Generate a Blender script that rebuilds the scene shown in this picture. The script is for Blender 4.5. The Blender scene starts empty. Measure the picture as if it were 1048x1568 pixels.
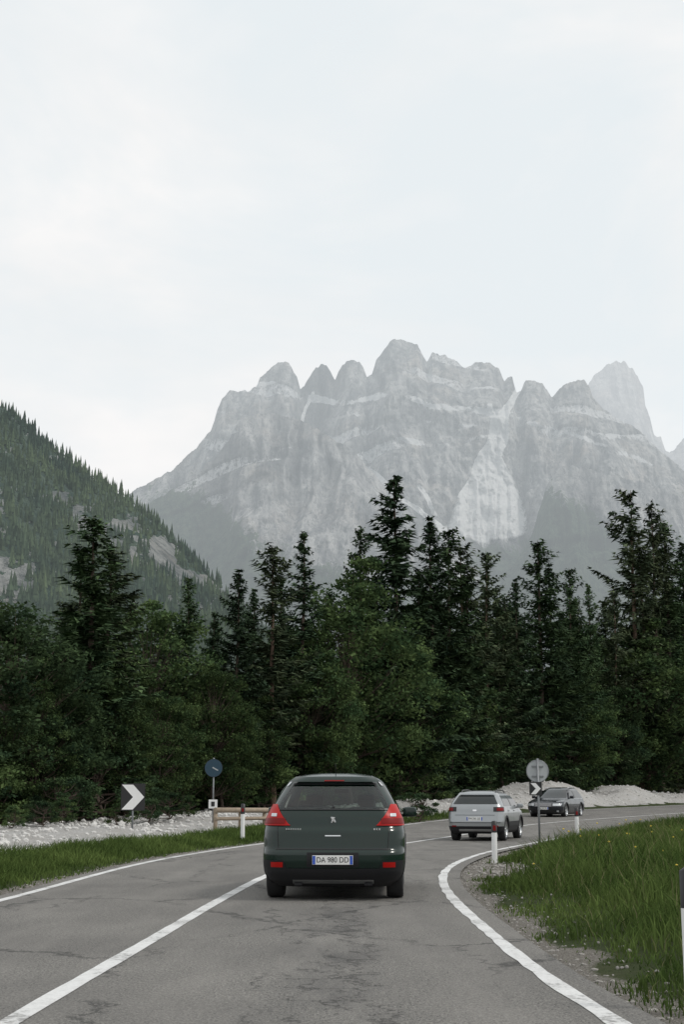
import bpy, math, random
import numpy as np
from mathutils import Vector, Matrix
R_=np.random.RandomState
scene=bpy.context.scene
random.seed(3)

# ------------------------------------------------------------------ helpers
def link(o,parent=None):
    scene.collection.objects.link(o)
    if parent is not None: o.parent=parent
    return o
def empty(name,loc=(0,0,0),rotz=0):
    e=bpy.data.objects.new(name,None); e.empty_display_size=.3
    e.location=loc; e.rotation_euler=(0,0,rotz); link(e); return e
def mesh_np(name,V,Fs,mats=None,mi=None,smooth=False):
    V=np.asarray(V,dtype=np.float32)
    me=bpy.data.meshes.new(name)
    me.vertices.add(len(V)); me.vertices.foreach_set('co',V.ravel())
    Fs=[np.asarray(f,dtype=np.int32) for f in Fs if len(f)]
    nl=sum(f.size for f in Fs); npoly=sum(len(f) for f in Fs)
    me.loops.add(nl); me.loops.foreach_set('vertex_index',np.concatenate([f.ravel() for f in Fs]))
    me.polygons.add(npoly)
    tot=np.concatenate([np.full(len(f),f.shape[1],dtype=np.int32) for f in Fs])
    st=np.concatenate([[0],np.cumsum(tot)[:-1]]).astype(np.int32)
    me.polygons.foreach_set('loop_start',st)
    try: me.polygons.foreach_set('loop_total',tot)
    except Exception: pass
    if mats:
        for m in mats: me.materials.append(m)
    if mi is not None: me.polygons.foreach_set('material_index',np.asarray(mi,dtype=np.int32))
    me.update(calc_edges=True)
    me.polygons.foreach_set('use_smooth',np.full(npoly,bool(smooth)))
    return me
def obj(name,me,parent=None):
    o=bpy.data.objects.new(name,me); return link(o,parent)
def set_attr(me,name,arr):
    a=me.attributes.new(name,'FLOAT','POINT'); a.data.foreach_set('value',np.asarray(arr,dtype=np.float32))
def grid_faces(nr,nc,off=0):
    i=np.arange(nr-1)[:,None]*nc+np.arange(nc-1)[None,:]
    i=i.ravel()+off
    return np.stack([i,i+1,i+nc+1,i+nc],1)
def ss(a,b,x):
    t=np.clip((np.asarray(x,float)-a)/(b-a),0,1); return t*t*(3-2*t)
_perm=R_(11).permutation(512); _perm=np.concatenate([_perm,_perm,_perm])
_val=R_(12).uniform(-1,1,1536)
def vn(x,y,z):
    x,y,z=np.broadcast_arrays(np.asarray(x,float),np.asarray(y,float),np.asarray(z,float))
    xi=np.floor(x).astype(int);yi=np.floor(y).astype(int);zi=np.floor(z).astype(int)
    fx=x-xi;fy=y-yi;fz=z-zi
    fx=fx*fx*(3-2*fx);fy=fy*fy*(3-2*fy);fz=fz*fz*(3-2*fz)
    def h(a,b,c): return _val[_perm[_perm[(a&511)]+(b&511)]+(c&511)]
    def l(a,b,t): return a+(b-a)*t
    return l(l(l(h(xi,yi,zi),h(xi+1,yi,zi),fx),l(h(xi,yi+1,zi),h(xi+1,yi+1,zi),fx),fy),
             l(l(h(xi,yi,zi+1),h(xi+1,yi,zi+1),fx),l(h(xi,yi+1,zi+1),h(xi+1,yi+1,zi+1),fx),fy),fz)
def fbm(x,y,z,o=4,g=.5):
    s=0;a=1;t=0
    for k in range(o):
        s=s+a*vn(x*2**k+k*17.3,y*2**k+k*5.1,z*2**k+k*9.7);t+=a;a*=g
    return s/t
def ridged(x,y,z,o=4,g=.5):
    s=0;a=1;t=0
    for k in range(o):
        s=s+a*(1-2*np.abs(vn(x*2**k+k*17.3,y*2**k+k*5.1,z*2**k+k*9.7)));t+=a;a*=g
    return s/t

# ------------------------------------------------------------------ materials
def newmat(name):
    m=bpy.data.materials.new(name); m.use_nodes=True
    nt=m.node_tree; nt.nodes.clear()
    out=nt.nodes.new('ShaderNodeOutputMaterial')
    return m,nt,out
class NB:
    def __init__(s,nt): s.nt=nt
    def n(s,t,**kw):
        x=s.nt.nodes.new(t)
        for k,v in kw.items(): setattr(x,k,v)
        return x
    def l(s,a,b): s.nt.links.new(a,b)
    def setin(s,node,key,v):
        if isinstance(v,bpy.types.NodeSocket): s.l(v,node.inputs[key])
        else:
            if isinstance(v,(tuple,list)) and len(v)==3 and node.inputs[key].type=='RGBA': v=(*v,1)
            node.inputs[key].default_value=v
    def noise(s,vec,scale,detail=4,rough=.5,dist=0):
        x=s.n('ShaderNodeTexNoise'); s.l(vec,x.inputs['Vector'])
        x.inputs['Scale'].default_value=scale;x.inputs['Detail'].default_value=detail
        x.inputs['Roughness'].default_value=rough;x.inputs['Distortion'].default_value=dist
        return x.outputs['Fac']
    def ramp(s,f,pts):
        x=s.n('ShaderNodeValToRGB'); s.l(f,x.inputs[0]); e=x.color_ramp.elements
        while len(e)<len(pts): e.new(.5)
        for i,(p,c) in enumerate(pts):
            e[i].position=p; e[i].color=(c,c,c,1) if not isinstance(c,(tuple,list)) else (*c,1)
        return x.outputs[0]
    def mix(s,f,a,b,mode='MIX'):
        x=s.n('ShaderNodeMix',data_type='RGBA',blend_type=mode)
        s.setin(x,0,f); s.setin(x,6,a); s.setin(x,7,b); return x.outputs[2]
    def math(s,op,a,b=0.0,clamp=False):
        x=s.n('ShaderNodeMath',operation=op); x.use_clamp=clamp
        s.setin(x,0,a); s.setin(x,1,b); return x.outputs[0]
    def mapping(s,vec,scale=(1,1,1),rot=(0,0,0)):
        x=s.n('ShaderNodeMapping'); s.l(vec,x.inputs[0]); x.inputs['Scale'].default_value=scale
        x.inputs['Rotation'].default_value=rot; return x.outputs[0]
    def bump(s,h,st,dist):
        x=s.n('ShaderNodeBump'); s.l(h,x.inputs['Height']); x.inputs['Strength'].default_value=st
        x.inputs['Distance'].default_value=dist; return x.outputs[0]
    def attr(s,name):
        x=s.n('ShaderNodeAttribute',attribute_name=name); return x.outputs['Fac']
    def pos(s): return s.n('ShaderNodeNewGeometry').outputs['Position']
    def objc(s): return s.n('ShaderNodeTexCoord').outputs['Object']
def pbr(name,col,rough=.5,metal=0,coat=0,noise=None,spec=.5):
    m,nt,out=newmat(name); b=NB(nt)
    p=b.n('ShaderNodeBsdfPrincipled')
    p.inputs['Roughness'].default_value=rough;p.inputs['Metallic'].default_value=metal
    p.inputs['Coat Weight'].default_value=coat;p.inputs['Coat Roughness'].default_value=.04
    p.inputs['Specular IOR Level'].default_value=spec
    sc,amt=noise if noise else (6,.12)
    f=b.noise(b.objc(),sc,3,.6)
    c=b.mix(f,tuple(x*(1-amt) for x in col),tuple(min(1,x*(1+amt)) for x in col))
    b.l(c,p.inputs['Base Color'])
    b.l(p.outputs[0],out.inputs[0]); return m
def foliage(name,dark,light,trans=.25,nscale=.6,isl=.55):
    m,nt,out=newmat(name); b=NB(nt)
    oi=b.n('ShaderNodeObjectInfo'); geo=b.n('ShaderNodeNewGeometry')
    f=b.noise(b.objc(),nscale,2,.6)
    f=b.ramp(f,[(.35,0.0),(.65,1.0)])
    c=b.mix(f,dark,light)
    r=b.math('ADD',b.math('MULTIPLY',geo.outputs['Random Per Island'],isl),1-isl*.5)
    r2=b.math('ADD',b.math('MULTIPLY',oi.outputs['Random'],.6),.7)
    r=b.math('MULTIPLY',r,r2)
    sc=b.n('ShaderNodeVectorMath',operation='SCALE'); b.l(c,sc.inputs[0]); b.l(r,sc.inputs['Scale'])
    d=b.n('ShaderNodeBsdfDiffuse'); b.l(sc.outputs[0],d.inputs[0])
    if trans<=0: b.l(d.outputs[0],out.inputs[0]); return m
    t=b.n('ShaderNodeBsdfTranslucent'); b.l(sc.outputs[0],t.inputs[0])
    mx=b.n('ShaderNodeMixShader'); mx.inputs[0].default_value=trans
    b.l(d.outputs[0],mx.inputs[1]); b.l(t.outputs[0],mx.inputs[2]); b.l(mx.outputs[0],out.inputs[0])
    return m

M_spruce=foliage('spruce_needles',(.030,.050,.032),(.062,.094,.050),0,.8,.8)
M_spruce2=foliage('spruce_needles_fresh',(.038,.066,.036),(.082,.122,.056),0,.8,.8)
M_pine=foliage('pine_needles',(.046,.066,.042),(.098,.120,.066),0,.8,.8)
M_leaf=foliage('broad_leaves',(.040,.072,.034),(.105,.150,.058),.3,.7,.8)
M_leaf2=foliage('broad_leaves_dark',(.034,.060,.034),(.078,.118,.052),.3,.7,.8)
M_grass=foliage('grass_blades',(.048,.078,.022),(.110,.155,.046),.35,.35,.9)
M_grasshead=foliage('grass_seed',(.16,.16,.08),(.24,.22,.12),.3,.5,.5)
M_bark=pbr('bark',(.085,.062,.048),.9,noise=(9,.5))
M_barkred=pbr('bark_pine',(.12,.078,.056),.9,noise=(7,.5))
M_flower=pbr('yellow_petals',(.65,.48,.04),.6)

def mat_asphalt():
    m,nt,out=newmat('asphalt'); b=NB(nt); P=b.pos()
    grain=b.noise(P,60,2,.75); grain2=b.noise(P,24,3,.75)
    big=b.noise(P,.35,3,.6); mid=b.noise(b.mapping(P,(1,.22,1)),1.6,4,.6)
    c=b.mix(b.ramp(grain,[(.38,0.0),(.62,1.0)]),(.054,.052,.049),(.260,.250,.232))
    c=b.mix(b.math('MULTIPLY',b.ramp(grain2,[(.50,0.0),(.66,1.0)]),.5),c,(.31,.295,.27))
    c=b.mix(b.math('MULTIPLY',b.ramp(grain2,[(.36,1.0),(.46,0.0)]),.4),c,(.065,.063,.06))
    c=b.mix(b.math('MULTIPLY',b.ramp(big,[(.38,1.0),(.6,0.0)]),.40),c,(.095,.091,.087))
    c=b.mix(b.math('MULTIPLY',b.ramp(mid,[(.42,0.0),(.72,1.0)]),.45),c,(.25,.238,.22))
    sx=b.n('ShaderNodeSeparateXYZ'); b.l(P,sx.inputs[0])
    ax=b.math('ABSOLUTE',b.math('ADD',sx.outputs[0],.05))
    oil=b.math('SUBTRACT',1.0,b.math('MULTIPLY',ax,1.9),True)
    oil=b.math('MULTIPLY',oil,b.ramp(b.noise(b.mapping(P,(1,.3,1)),2.2,5,.65),[(.42,0.0),(.62,1.0)]))
    c=b.mix(b.math('MULTIPLY',oil,.5),c,(.055,.054,.055))
    wob=b.n('ShaderNodeTexNoise'); b.l(P,wob.inputs['Vector']); wob.inputs['Scale'].default_value=2.6; wob.inputs['Detail'].default_value=6; wob.inputs['Roughness'].default_value=.7
    add=b.n('ShaderNodeVectorMath',operation='MULTIPLY_ADD'); b.l(wob.outputs['Color'],add.inputs[0]); add.inputs[1].default_value=(.9,1.2,0); b.l(P,add.inputs[2])
    vo=b.n('ShaderNodeTexVoronoi',feature='DISTANCE_TO_EDGE'); b.l(b.mapping(add.outputs[0],(.55,.20,0)),vo.inputs['Vector']); vo.inputs['Scale'].default_value=1.0
    cr=b.ramp(vo.outputs['Distance'],[(.0,1.0),(.014,0.0)])
    msk=b.ramp(b.noise(P,.45,2,.5),[(.44,0.0),(.52,1.0)])
    vo2=b.n('ShaderNodeTexVoronoi',feature='DISTANCE_TO_EDGE'); b.l(b.mapping(add.outputs[0],(3.0,1.9,0)),vo2.inputs['Vector']); vo2.inputs['Scale'].default_value=1.0
    cr2=b.math('MULTIPLY',b.ramp(vo2.outputs['Distance'],[(.0,1.0),(.05,0.0)]),b.ramp(oil,[(.06,0.0),(.25,1.0)]))
    crk=b.math('MAXIMUM',b.math('MULTIPLY',cr,msk),b.math('MULTIPLY',cr2,.9))
    c=b.mix(b.math('MULTIPLY',crk,.75),c,(.022,.022,.022))
    p=b.n('ShaderNodeBsdfPrincipled'); b.l(c,p.inputs['Base Color']); p.inputs['Roughness'].default_value=.85
    p.inputs['Specular IOR Level'].default_value=.25
    hh=b.math('SUBTRACT',grain,b.math('MULTIPLY',cr2,1.0))
    b.l(b.bump(hh,.7,.008),p.inputs['Normal'])
    b.l(p.outputs[0],out.inputs[0]); return m
M_asph=mat_asphalt()
def mat_paint():
    m,nt,out=newmat('road_paint'); b=NB(nt); P=b.pos()
    w=b.noise(P,16,5,.75); w2=b.noise(P,1.3,3,.6)
    f=b.ramp(b.math('ADD',b.math('MULTIPLY',w,.6),b.math('MULTIPLY',w2,.5)),[(.48,1.0),(.58,.80),(.66,.1)])
    g=b.noise(P,80,2,.6)
    c=b.mix(g,(.56,.56,.55),(.78,.78,.77))
    c=b.mix(b.math('SUBTRACT',1.0,f),c,(.18,.175,.168))
    p=b.n('ShaderNodeBsdfPrincipled'); b.l(c,p.inputs['Base Color']); p.inputs['Roughness'].default_value=.6
    b.l(p.outputs[0],out.inputs[0]); return m
M_paint=mat_paint()
def mat_ground():
    m,nt,out=newmat('ground_surface'); b=NB(nt); P=b.pos()
    n1=b.noise(P,22,4,.7); n2=b.noise(P,1.3,3,.6); n3=b.noise(P,60,2,.7)
    grass=b.mix(n1,(.022,.034,.012),(.065,.085,.028))
    grass=b.mix(b.math('MULTIPLY',b.ramp(n2,[(.5,0.0),(.7,1.0)]),.35),grass,(.10,.09,.055))
    gr=b.mix(b.ramp(n1,[(.3,0.0),(.7,1.0)]),(.32,.31,.30),(.66,.65,.63))
    gr=b.mix(b.math('MULTIPLY',b.ramp(n2,[(.42,0.0),(.68,1.0)]),.5),gr,(.36,.335,.30))
    so=b.mix(b.ramp(n3,[(.35,0.0),(.65,1.0)]),(.07,.062,.05),(.33,.31,.28))
    so=b.mix(b.math('MULTIPLY',b.ramp(n1,[(.45,0.0),(.6,1.0)]),.5),so,(.22,.20,.175))
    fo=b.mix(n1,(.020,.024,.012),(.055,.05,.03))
    jn=b.math('MULTIPLY',b.math('SUBTRACT',n1,.5),.6)
    c=b.mix(b.ramp(b.math('ADD',b.attr('gravel'),jn),[(.4,0.0),(.6,1.0)]),grass,gr)
    c=b.mix(b.ramp(b.math('ADD',b.attr('soil'),jn),[(.4,0.0),(.6,1.0)]),c,so)
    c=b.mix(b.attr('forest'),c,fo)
    p=b.n('ShaderNodeBsdfPrincipled'); b.l(c,p.inputs['Base Color']); p.inputs['Roughness'].default_value=.95
    p.inputs['Specular IOR Level'].default_value=.15
    b.l(b.bump(b.math('ADD',n1,n3),.9,.05),p.inputs['Normal']); b.l(p.outputs[0],out.inputs[0]); return m
M_ground=mat_ground()
M_stone=pbr('white_stones',(.55,.54,.52),.9,noise=(14,.3))
M_stone2=pbr('verge_stones',(.28,.265,.245),.9,noise=(14,.5))

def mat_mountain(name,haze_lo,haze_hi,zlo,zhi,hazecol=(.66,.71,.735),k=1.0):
    m,nt,out=newmat(name); b=NB(nt); P=b.pos()
    sz=b.n('ShaderNodeSeparateXYZ'); b.l(P,sz.inputs[0])
    streak=b.noise(b.mapping(P,(.045,.015,.006)),1.0,5,.68)
    band=b.noise(b.mapping(P,(.002,.002,.028),(0,.10,0)),1.0,4,.65,.5)
    blot=b.noise(b.mapping(P,(.008,.008,.008)),1.0,5,.7)
    fine=b.noise(b.mapping(P,(.08,.05,.05)),1.0,5,.75)
    rock=b.mix(b.ramp(streak,[(.38,0.0),(.60,1.0)]),(.20*k,.205*k,.215*k),(.56*k,.55*k,.535*k))
    rock=b.mix(b.math('MULTIPLY',b.ramp(band,[(.42,1.0),(.52,0.0)]),.28),rock,(.16*k,.17*k,.175*k))
    rock=b.mix(b.math('MULTIPLY',b.ramp(blot,[(.52,0.0),(.66,1.0)]),.40),rock,(.60*k,.52*k,.45*k))
    rock=b.mix(b.math('MULTIPLY',b.ramp(fine,[(.40,1.0),(.50,0.0)]),.55),rock,(.10*k,.11*k,.12*k))
    rock=b.mix(b.math('MULTIPLY',b.attr('gully_shade'),.95),rock,(.030,.036,.045))  # shade of the gullies painted into the rock colour
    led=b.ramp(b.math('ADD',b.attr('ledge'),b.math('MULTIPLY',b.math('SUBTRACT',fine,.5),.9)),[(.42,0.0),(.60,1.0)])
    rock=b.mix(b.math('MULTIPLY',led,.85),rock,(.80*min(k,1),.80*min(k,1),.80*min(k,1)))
    veg=b.mix(b.ramp(fine,[(.38,0.0),(.60,1.0)]),(.020,.044,.032),(.085,.118,.078))
    vf=b.ramp(b.math('ADD',b.attr('veg'),b.math('MULTIPLY',b.math('SUBTRACT',b.math('MULTIPLY',b.math('ADD',blot,fine),.5),.5),2.6)),[(.44,0.0),(.56,1.0)])
    c=b.mix(vf,rock,veg)
    scr=b.mix(fine,(.76,.755,.745),(.90,.895,.88))
    c=b.mix(b.ramp(b.math('ADD',b.attr('scree'),b.math('MULTIPLY',b.math('SUBTRACT',fine,.5),.7)),[(.22,0.0),(.48,1.0)]),c,scr)
    d=b.n('ShaderNodeBsdfDiffuse'); b.l(c,d.inputs[0])
    b.l(b.bump(fine,1.0,26.0),d.inputs['Normal'])
    e=b.n('ShaderNodeEmission'); e.inputs[0].default_value=(*hazecol,1)  # aerial haze painted on as a glow, stronger with height
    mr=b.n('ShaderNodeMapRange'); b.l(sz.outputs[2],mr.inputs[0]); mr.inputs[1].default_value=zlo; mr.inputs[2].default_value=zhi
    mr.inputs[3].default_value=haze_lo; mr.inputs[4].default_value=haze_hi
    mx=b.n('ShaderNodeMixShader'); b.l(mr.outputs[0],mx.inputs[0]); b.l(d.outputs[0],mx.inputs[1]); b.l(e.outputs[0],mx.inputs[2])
    b.l(mx.outputs[0],out.inputs[0]); return m

# ------------------------------------------------------------------ road geometry
def zb(y): return np.interp(y,[-50,28,40,50,60,70,90,110,150,250,600,6000],[0,0,.0,.06,.15,.24,.43,.6,.85,1.2,2,2])
Rpts=[(1.95,-12),(1.8,0),(1.6,8.5),(1.5,10.3),(1.45,12.1),(1.42,15),(1.42,18),(1.52,21.5),(1.87,25.6),(2.9,31.4),(4.9,38.6),(9.0,50),(14.0,61),(24,80),(40,107),(64,142)]
Lpts=[(-5.7,-12),(-5.1,0),(-4.7,8.5),(-4.24,18.2),(-3.71,29.3),(-2.17,39.1),(-.6,46),(2.0,56),(5.6,68),(12,83),(25,107),(46,140)]
Cpts=[(-2.3,-12),(-2.05,0),(-1.9,8.5),(-1.72,13),(-1.5,18.5),(-1.2,23.8),(-.4,31),(1.60,39.1),(3.4,45),(7.2,57),(17.8,78),(33,107),(55,141)]
def resample(pts,n):
    p=np.array(pts,float); d=np.concatenate([[0],np.cumsum(np.linalg.norm(np.diff(p,axis=0),axis=1))])
    u=np.linspace(0,d[-1],n*3)
    def cr(vals):
        m=np.gradient(vals,d); i=np.clip(np.searchsorted(d,u)-1,0,len(d)-2); h=d[i+1]-d[i]; t=(u-d[i])/h
        return (2*t**3-3*t**2+1)*vals[i]+(t**3-2*t**2+t)*h*m[i]+(-2*t**3+3*t**2)*vals[i+1]+(t**3-t**2)*h*m[i+1]
    q=np.stack([cr(p[:,0]),cr(p[:,1])],1)
    dd=np.concatenate([[0],np.cumsum(np.linalg.norm(np.diff(q,axis=0),axis=1))])
    s=np.linspace(0,dd[-1],n)
    return np.stack([np.interp(s,dd,q[:,0]),np.interp(s,dd,q[:,1])],1)
Lc=resample(Lpts,500);Rc=resample(Rpts,500);Cc=resample(Cpts,500)
def nrm(c):
    t=np.gradient(c,axis=0); t/=np.linalg.norm(t,axis=1)[:,None]; return np.stack([-t[:,1],t[:,0]],1)
nL=nrm(Lc);nR=nrm(Rc);nC=nrm(Cc)
def sdist(x,y,c,n):
    c=c[::3].astype(np.float32);n=n[::3]
    x=np.ravel(x).astype(np.float32);y=np.ravel(y).astype(np.float32); out=np.empty(len(x))
    for a in range(0,len(x),20000):
        dx=x[a:a+20000,None]-c[None,:,0]; dy=y[a:a+20000,None]-c[None,:,1]
        d2=dx*dx+dy*dy; k=d2.argmin(1); r=np.arange(len(k))
        dn=dx[r,k]*n[k,0]+dy[r,k]*n[k,1]; dist=np.sqrt(d2[r,k])
        out[a:a+20000]=np.where(dist<4,dn,dist*np.sign(dn))
    return out
def ground_info(x,y):
    x=np.asarray(x,float);y=np.asarray(y,float)
    dl=sdist(x,y,Lc,nL); dr=-sdist(x,y,Rc,nR)
    ins=(dl<=0)&(dr<=0)
    z=zb(y)
    d=np.maximum(dl,dr)
    zr=.10*ss(.8,3,dr)+.06*fbm(x*.5,y*.5,0,3)*ss(.5,1.5,dr)+.25*ss(4,12,dr)*ss(18,40,y)
    amp=.42+.98*ss(68,95,y)
    mound=.62+.95*fbm(x*.13,y*.13,7,3)+.2*fbm(x*.6,y*.6,9,3)
    zl=.03*fbm(x*.7,y*.7,3,3)+amp*ss(2.6,5.6,dl)*(1-.6*ss(8,13,dl))*mound
    zz=np.where(dr>0,zr,np.where(dl>0,zl,0))
    far=ss(150,400,np.hypot(x,y)); zz=zz*(1-far)
    k=ss(.35,.9,d)
    return z-.035*(1-k)+zz*k,dl,dr,ins
def gz(x,y): return float(ground_info(np.array([x]),np.array([y]))[0][0])

def axis(a,b,step,lo,hi,g=1.12):
    core=list(np.arange(a,b+step,step)); s=step; v=core[-1]
    while v<hi: s*=g; v+=s; core.append(v)
    s=step; v=core[0]; pre=[]
    while v>lo: s*=g; v-=s; pre.append(v)
    return np.array(pre[::-1]+core)
xs=axis(-16,34,.3,-5000,5000,1.1); ys=axis(4,115,.32,-300,6500,1.1)
X,Y=np.meshgrid(xs,ys); Xf,Yf=X.ravel(),Y.ravel()
z,dl,dr,ins=ground_info(Xf,Yf)
V=np.stack([Xf,Yf,z],1)
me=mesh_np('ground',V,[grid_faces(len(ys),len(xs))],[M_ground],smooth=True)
nz=fbm(Xf*.9,Yf*.9,1,3)
gl=np.where(dl>0,ss(2.4,3.4,dl+nz*.9),0)
BX,BY=2.75,25.5
bend=np.exp(-(((Xf-BX)/.8)**2+((Yf-BY)/3.0)**2))*1.3
soil=np.where(dr>0,np.maximum(1-ss(.30,.85,dr+nz*.35),np.where(bend>.6,1,0)*.9),np.where(dl>0,1-ss(.35,.65,dl+nz*.2),0))
set_attr(me,'gravel',np.clip(np.where(ins,0,gl),0,1))
set_attr(me,'soil',np.clip(np.where(ins,1,soil),0,1))
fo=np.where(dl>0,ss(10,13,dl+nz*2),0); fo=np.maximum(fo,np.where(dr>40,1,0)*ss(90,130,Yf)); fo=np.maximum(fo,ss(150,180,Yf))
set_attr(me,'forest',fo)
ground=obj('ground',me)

n=500; cols=14
A=Lc+nL*.22; B=Rc-nR*.24
T=np.linspace(0,1,cols)[None,:,None]
W=A[:,None,:]*(1-T)+B[:,None,:]*T
W=W.reshape(-1,2); V=np.column_stack([W,zb(W[:,1])])
road=obj('road',mesh_np('road',V,[grid_faces(n,cols)[:,::-1]],[M_asph],smooth=True))
def ribbon(name,c,nm,w,off=0,dz=.004,jit=0):
    j=R_(4).uniform(-jit,jit,(len(c),1))
    a=c+nm*(w/2+off+j); b=c-nm*(w/2-off+j*.5)
    W=np.stack([a,b],1).reshape(-1,2); V=np.column_stack([W,zb(W[:,1])+dz])
    return obj(name,mesh_np(name,V,[grid_faces(len(c),2)[:,::-1]],[M_paint]))
ribbon('road_edge_line',Lc,nL,.13,-.03,jit=.008)
ribbon('road_edge_line',Rc,nR,.13,.03,jit=.016)
ribbon('road_centre_line',Cc,nC,.14,jit=.006)

import bmesh
bm=bmesh.new(); bmesh.ops.create_icosphere(bm,subdivisions=1,radius=1); iv=np.array([v.co[:] for v in bm.verts]); fi=np.array([[v.index for v in f.verts] for f in bm.faces]); bm.free()
rs=R_(5)
def stones(name,pts,mat):
    pts=np.array(pts); zz,dl_,dr_,in_=ground_info(pts[:,0],pts[:,1]); ok=~in_
    pts=pts[ok];zz=zz[ok];N=len(pts)
    sv=iv[None]*pts[:,2][:,None,None]*rs.uniform(.6,1.25,(N,1,3))*rs.uniform(.75,1.2,(N,len(iv),1))*np.array([1,1,.7])
    sv=sv+np.column_stack([pts[:,:2],zz+pts[:,2]*.2])[:,None,:]
    sf=(fi[None]+np.arange(N)[:,None,None]*len(iv)).reshape(-1,3)
    obj(name,mesh_np(name,sv.reshape(-1,3),[sf],[mat]))
pts=[]
for i in range(3800):
    k=rs.randint(30,330); c=Rc[k]-nR[k]*(.22+rs.exponential(.22)); pts.append((*c,rs.uniform(.006,.026)))
for i in range(380): pts.append((rs.normal(BX,.5),rs.normal(BY,1.8),rs.uniform(.01,.04)))
for i in range(1500):
    k=rs.randint(60,300); c=Lc[k]+nL[k]*rs.uniform(.25,.6); pts.append((*c,rs.uniform(.008,.025)))
stones('roadside_stones',pts,M_stone2)
pts=[]
for i in range(6500):
    k=rs.randint(100,470); c=Lc[k]+nL[k]*rs.uniform(3.0,10.5); pts.append((*c,abs(rs.normal(0,.05))+.02))
stones('gravel',pts,M_stone)

# ------------------------------------------------------------------ grass
def blades(name,px,py,pz,hgt,wid,seed,mat):
    rs=R_(seed);N=len(px); a=rs.uniform(0,2*np.pi,N); b=rs.uniform(0,2*np.pi,N)
    lean=rs.uniform(.1,.75,N)*hgt; dx,dy=np.cos(b)*lean,np.sin(b)*lean
    wx,wy=np.cos(a)*wid/2,np.sin(a)*wid/2
    base=np.stack([px,py,pz-.02],1); V=np.zeros((N,5,3))
    def P(t,w): 
        c=base+np.stack([dx*t*t,dy*t*t,hgt*t*(1-.18*t)],1); return c-np.stack([wx*w,wy*w,0*wx],1),c+np.stack([wx*w,wy*w,0*wx],1)
    V[:,0],V[:,1]=P(0,1); V[:,2],V[:,3]=P(.55,.8); V[:,4]=P(1,0)[0]
    o=np.arange(N)[:,None]*5
    return obj(name,mesh_np(name,V.reshape(-1,3),[o+np.array([[0,1,3,2]]),o+np.array([[2,3,4]])],[mat]))
rs=R_(8); n=170000
y=4+(66-4)*rs.uniform(0,1,n)**1.3; dd=rs.uniform(0,1,n)**1.3*16; x=np.interp(y,Rc[:,1],Rc[:,0])+.25+dd
z,dl,dr,ins=ground_info(x,y)
nz=fbm(x*1.1,y*1.1,5,3); bend=np.exp(-(((x-BX)/.8)**2+((y-BY)/3.0)**2))*1.3
k=(dr>.30)&(~((bend>.55)&(rs.uniform(0,1,len(x))>.05)))&(rs.uniform(0,1,len(x))<.05+ss(.32,.75,dr+nz*.35))
x,y,z,dr,nz=x[k],y[k],z[k],dr[k],nz[k]
h=(.06+.36*ss(.35,2.0,dr+nz*.5))*rs.uniform(.5,1.3,len(x))*(1+.55*nz)
w=rs.uniform(.006,.012,len(x))*(1+y/22)
blades('grass',x,y,z,h,w,1,M_grass)
sel=rs.uniform(0,1,len(x))<.03
blades('grass',x[sel],y[sel],z[sel],h[sel]*1.4,w[sel]*.6,2,M_grasshead)
xr,yr,zr,hr=x,y,z,h
n=80000; y=14+(75-14)*rs.uniform(0,1,n)**1.1; dd=rs.uniform(.3,4.2,n)
kk=np.clip(np.searchsorted(Lc[:,1],y),0,len(Lc)-1); x=Lc[kk,0]+nL[kk,0]*dd; y=Lc[kk,1]+nL[kk,1]*dd+rs.uniform(-.15,.15,n)
z,dl,dr,ins=ground_info(x,y); nz=fbm(x*.9,y*.9,15,3)
k=(dl>.35+.2*nz)&(dl<2.9+.9*nz)&(rs.uniform(0,1,n)<.2+ss(.4,1.0,dl))&(rs.uniform(0,1,n)<1-.9*ss(50,58,y))
x,y,z,dl,nz=x[k],y[k],z[k],dl[k],nz[k]
h=(.10+.26*ss(.4,1.8,dl+nz*.5))*rs.uniform(.5,1.3,len(x)); w=rs.uniform(.006,.012,len(x))*(1+y/20)
blades('grass',x,y,z,h,w,3,M_grass)
fs=rs.choice(len(xr),230,replace=False); fs=fs[hr[fs]>.28]
fc=np.column_stack([xr[fs],yr[fs],zr[fs]+hr[fs]*.95]); r=.010+.0005*yr[fs]
oc=np.array([[1,0,0],[0,1,0],[-1,0,0],[0,-1,0],[0,0,.7],[0,0,-.7]])
of=np.array([[0,1,4],[1,2,4],[2,3,4],[3,0,4],[1,0,5],[2,1,5],[3,2,5],[0,3,5]])
obj('yellow_wildflower',mesh_np('yellow_wildflower',(fc[:,None]+oc[None]*r[:,None,None]).reshape(-1,3),[(of[None]+np.arange(len(fc))[:,None,None]*6).reshape(-1,3)],[M_flower]))

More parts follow.
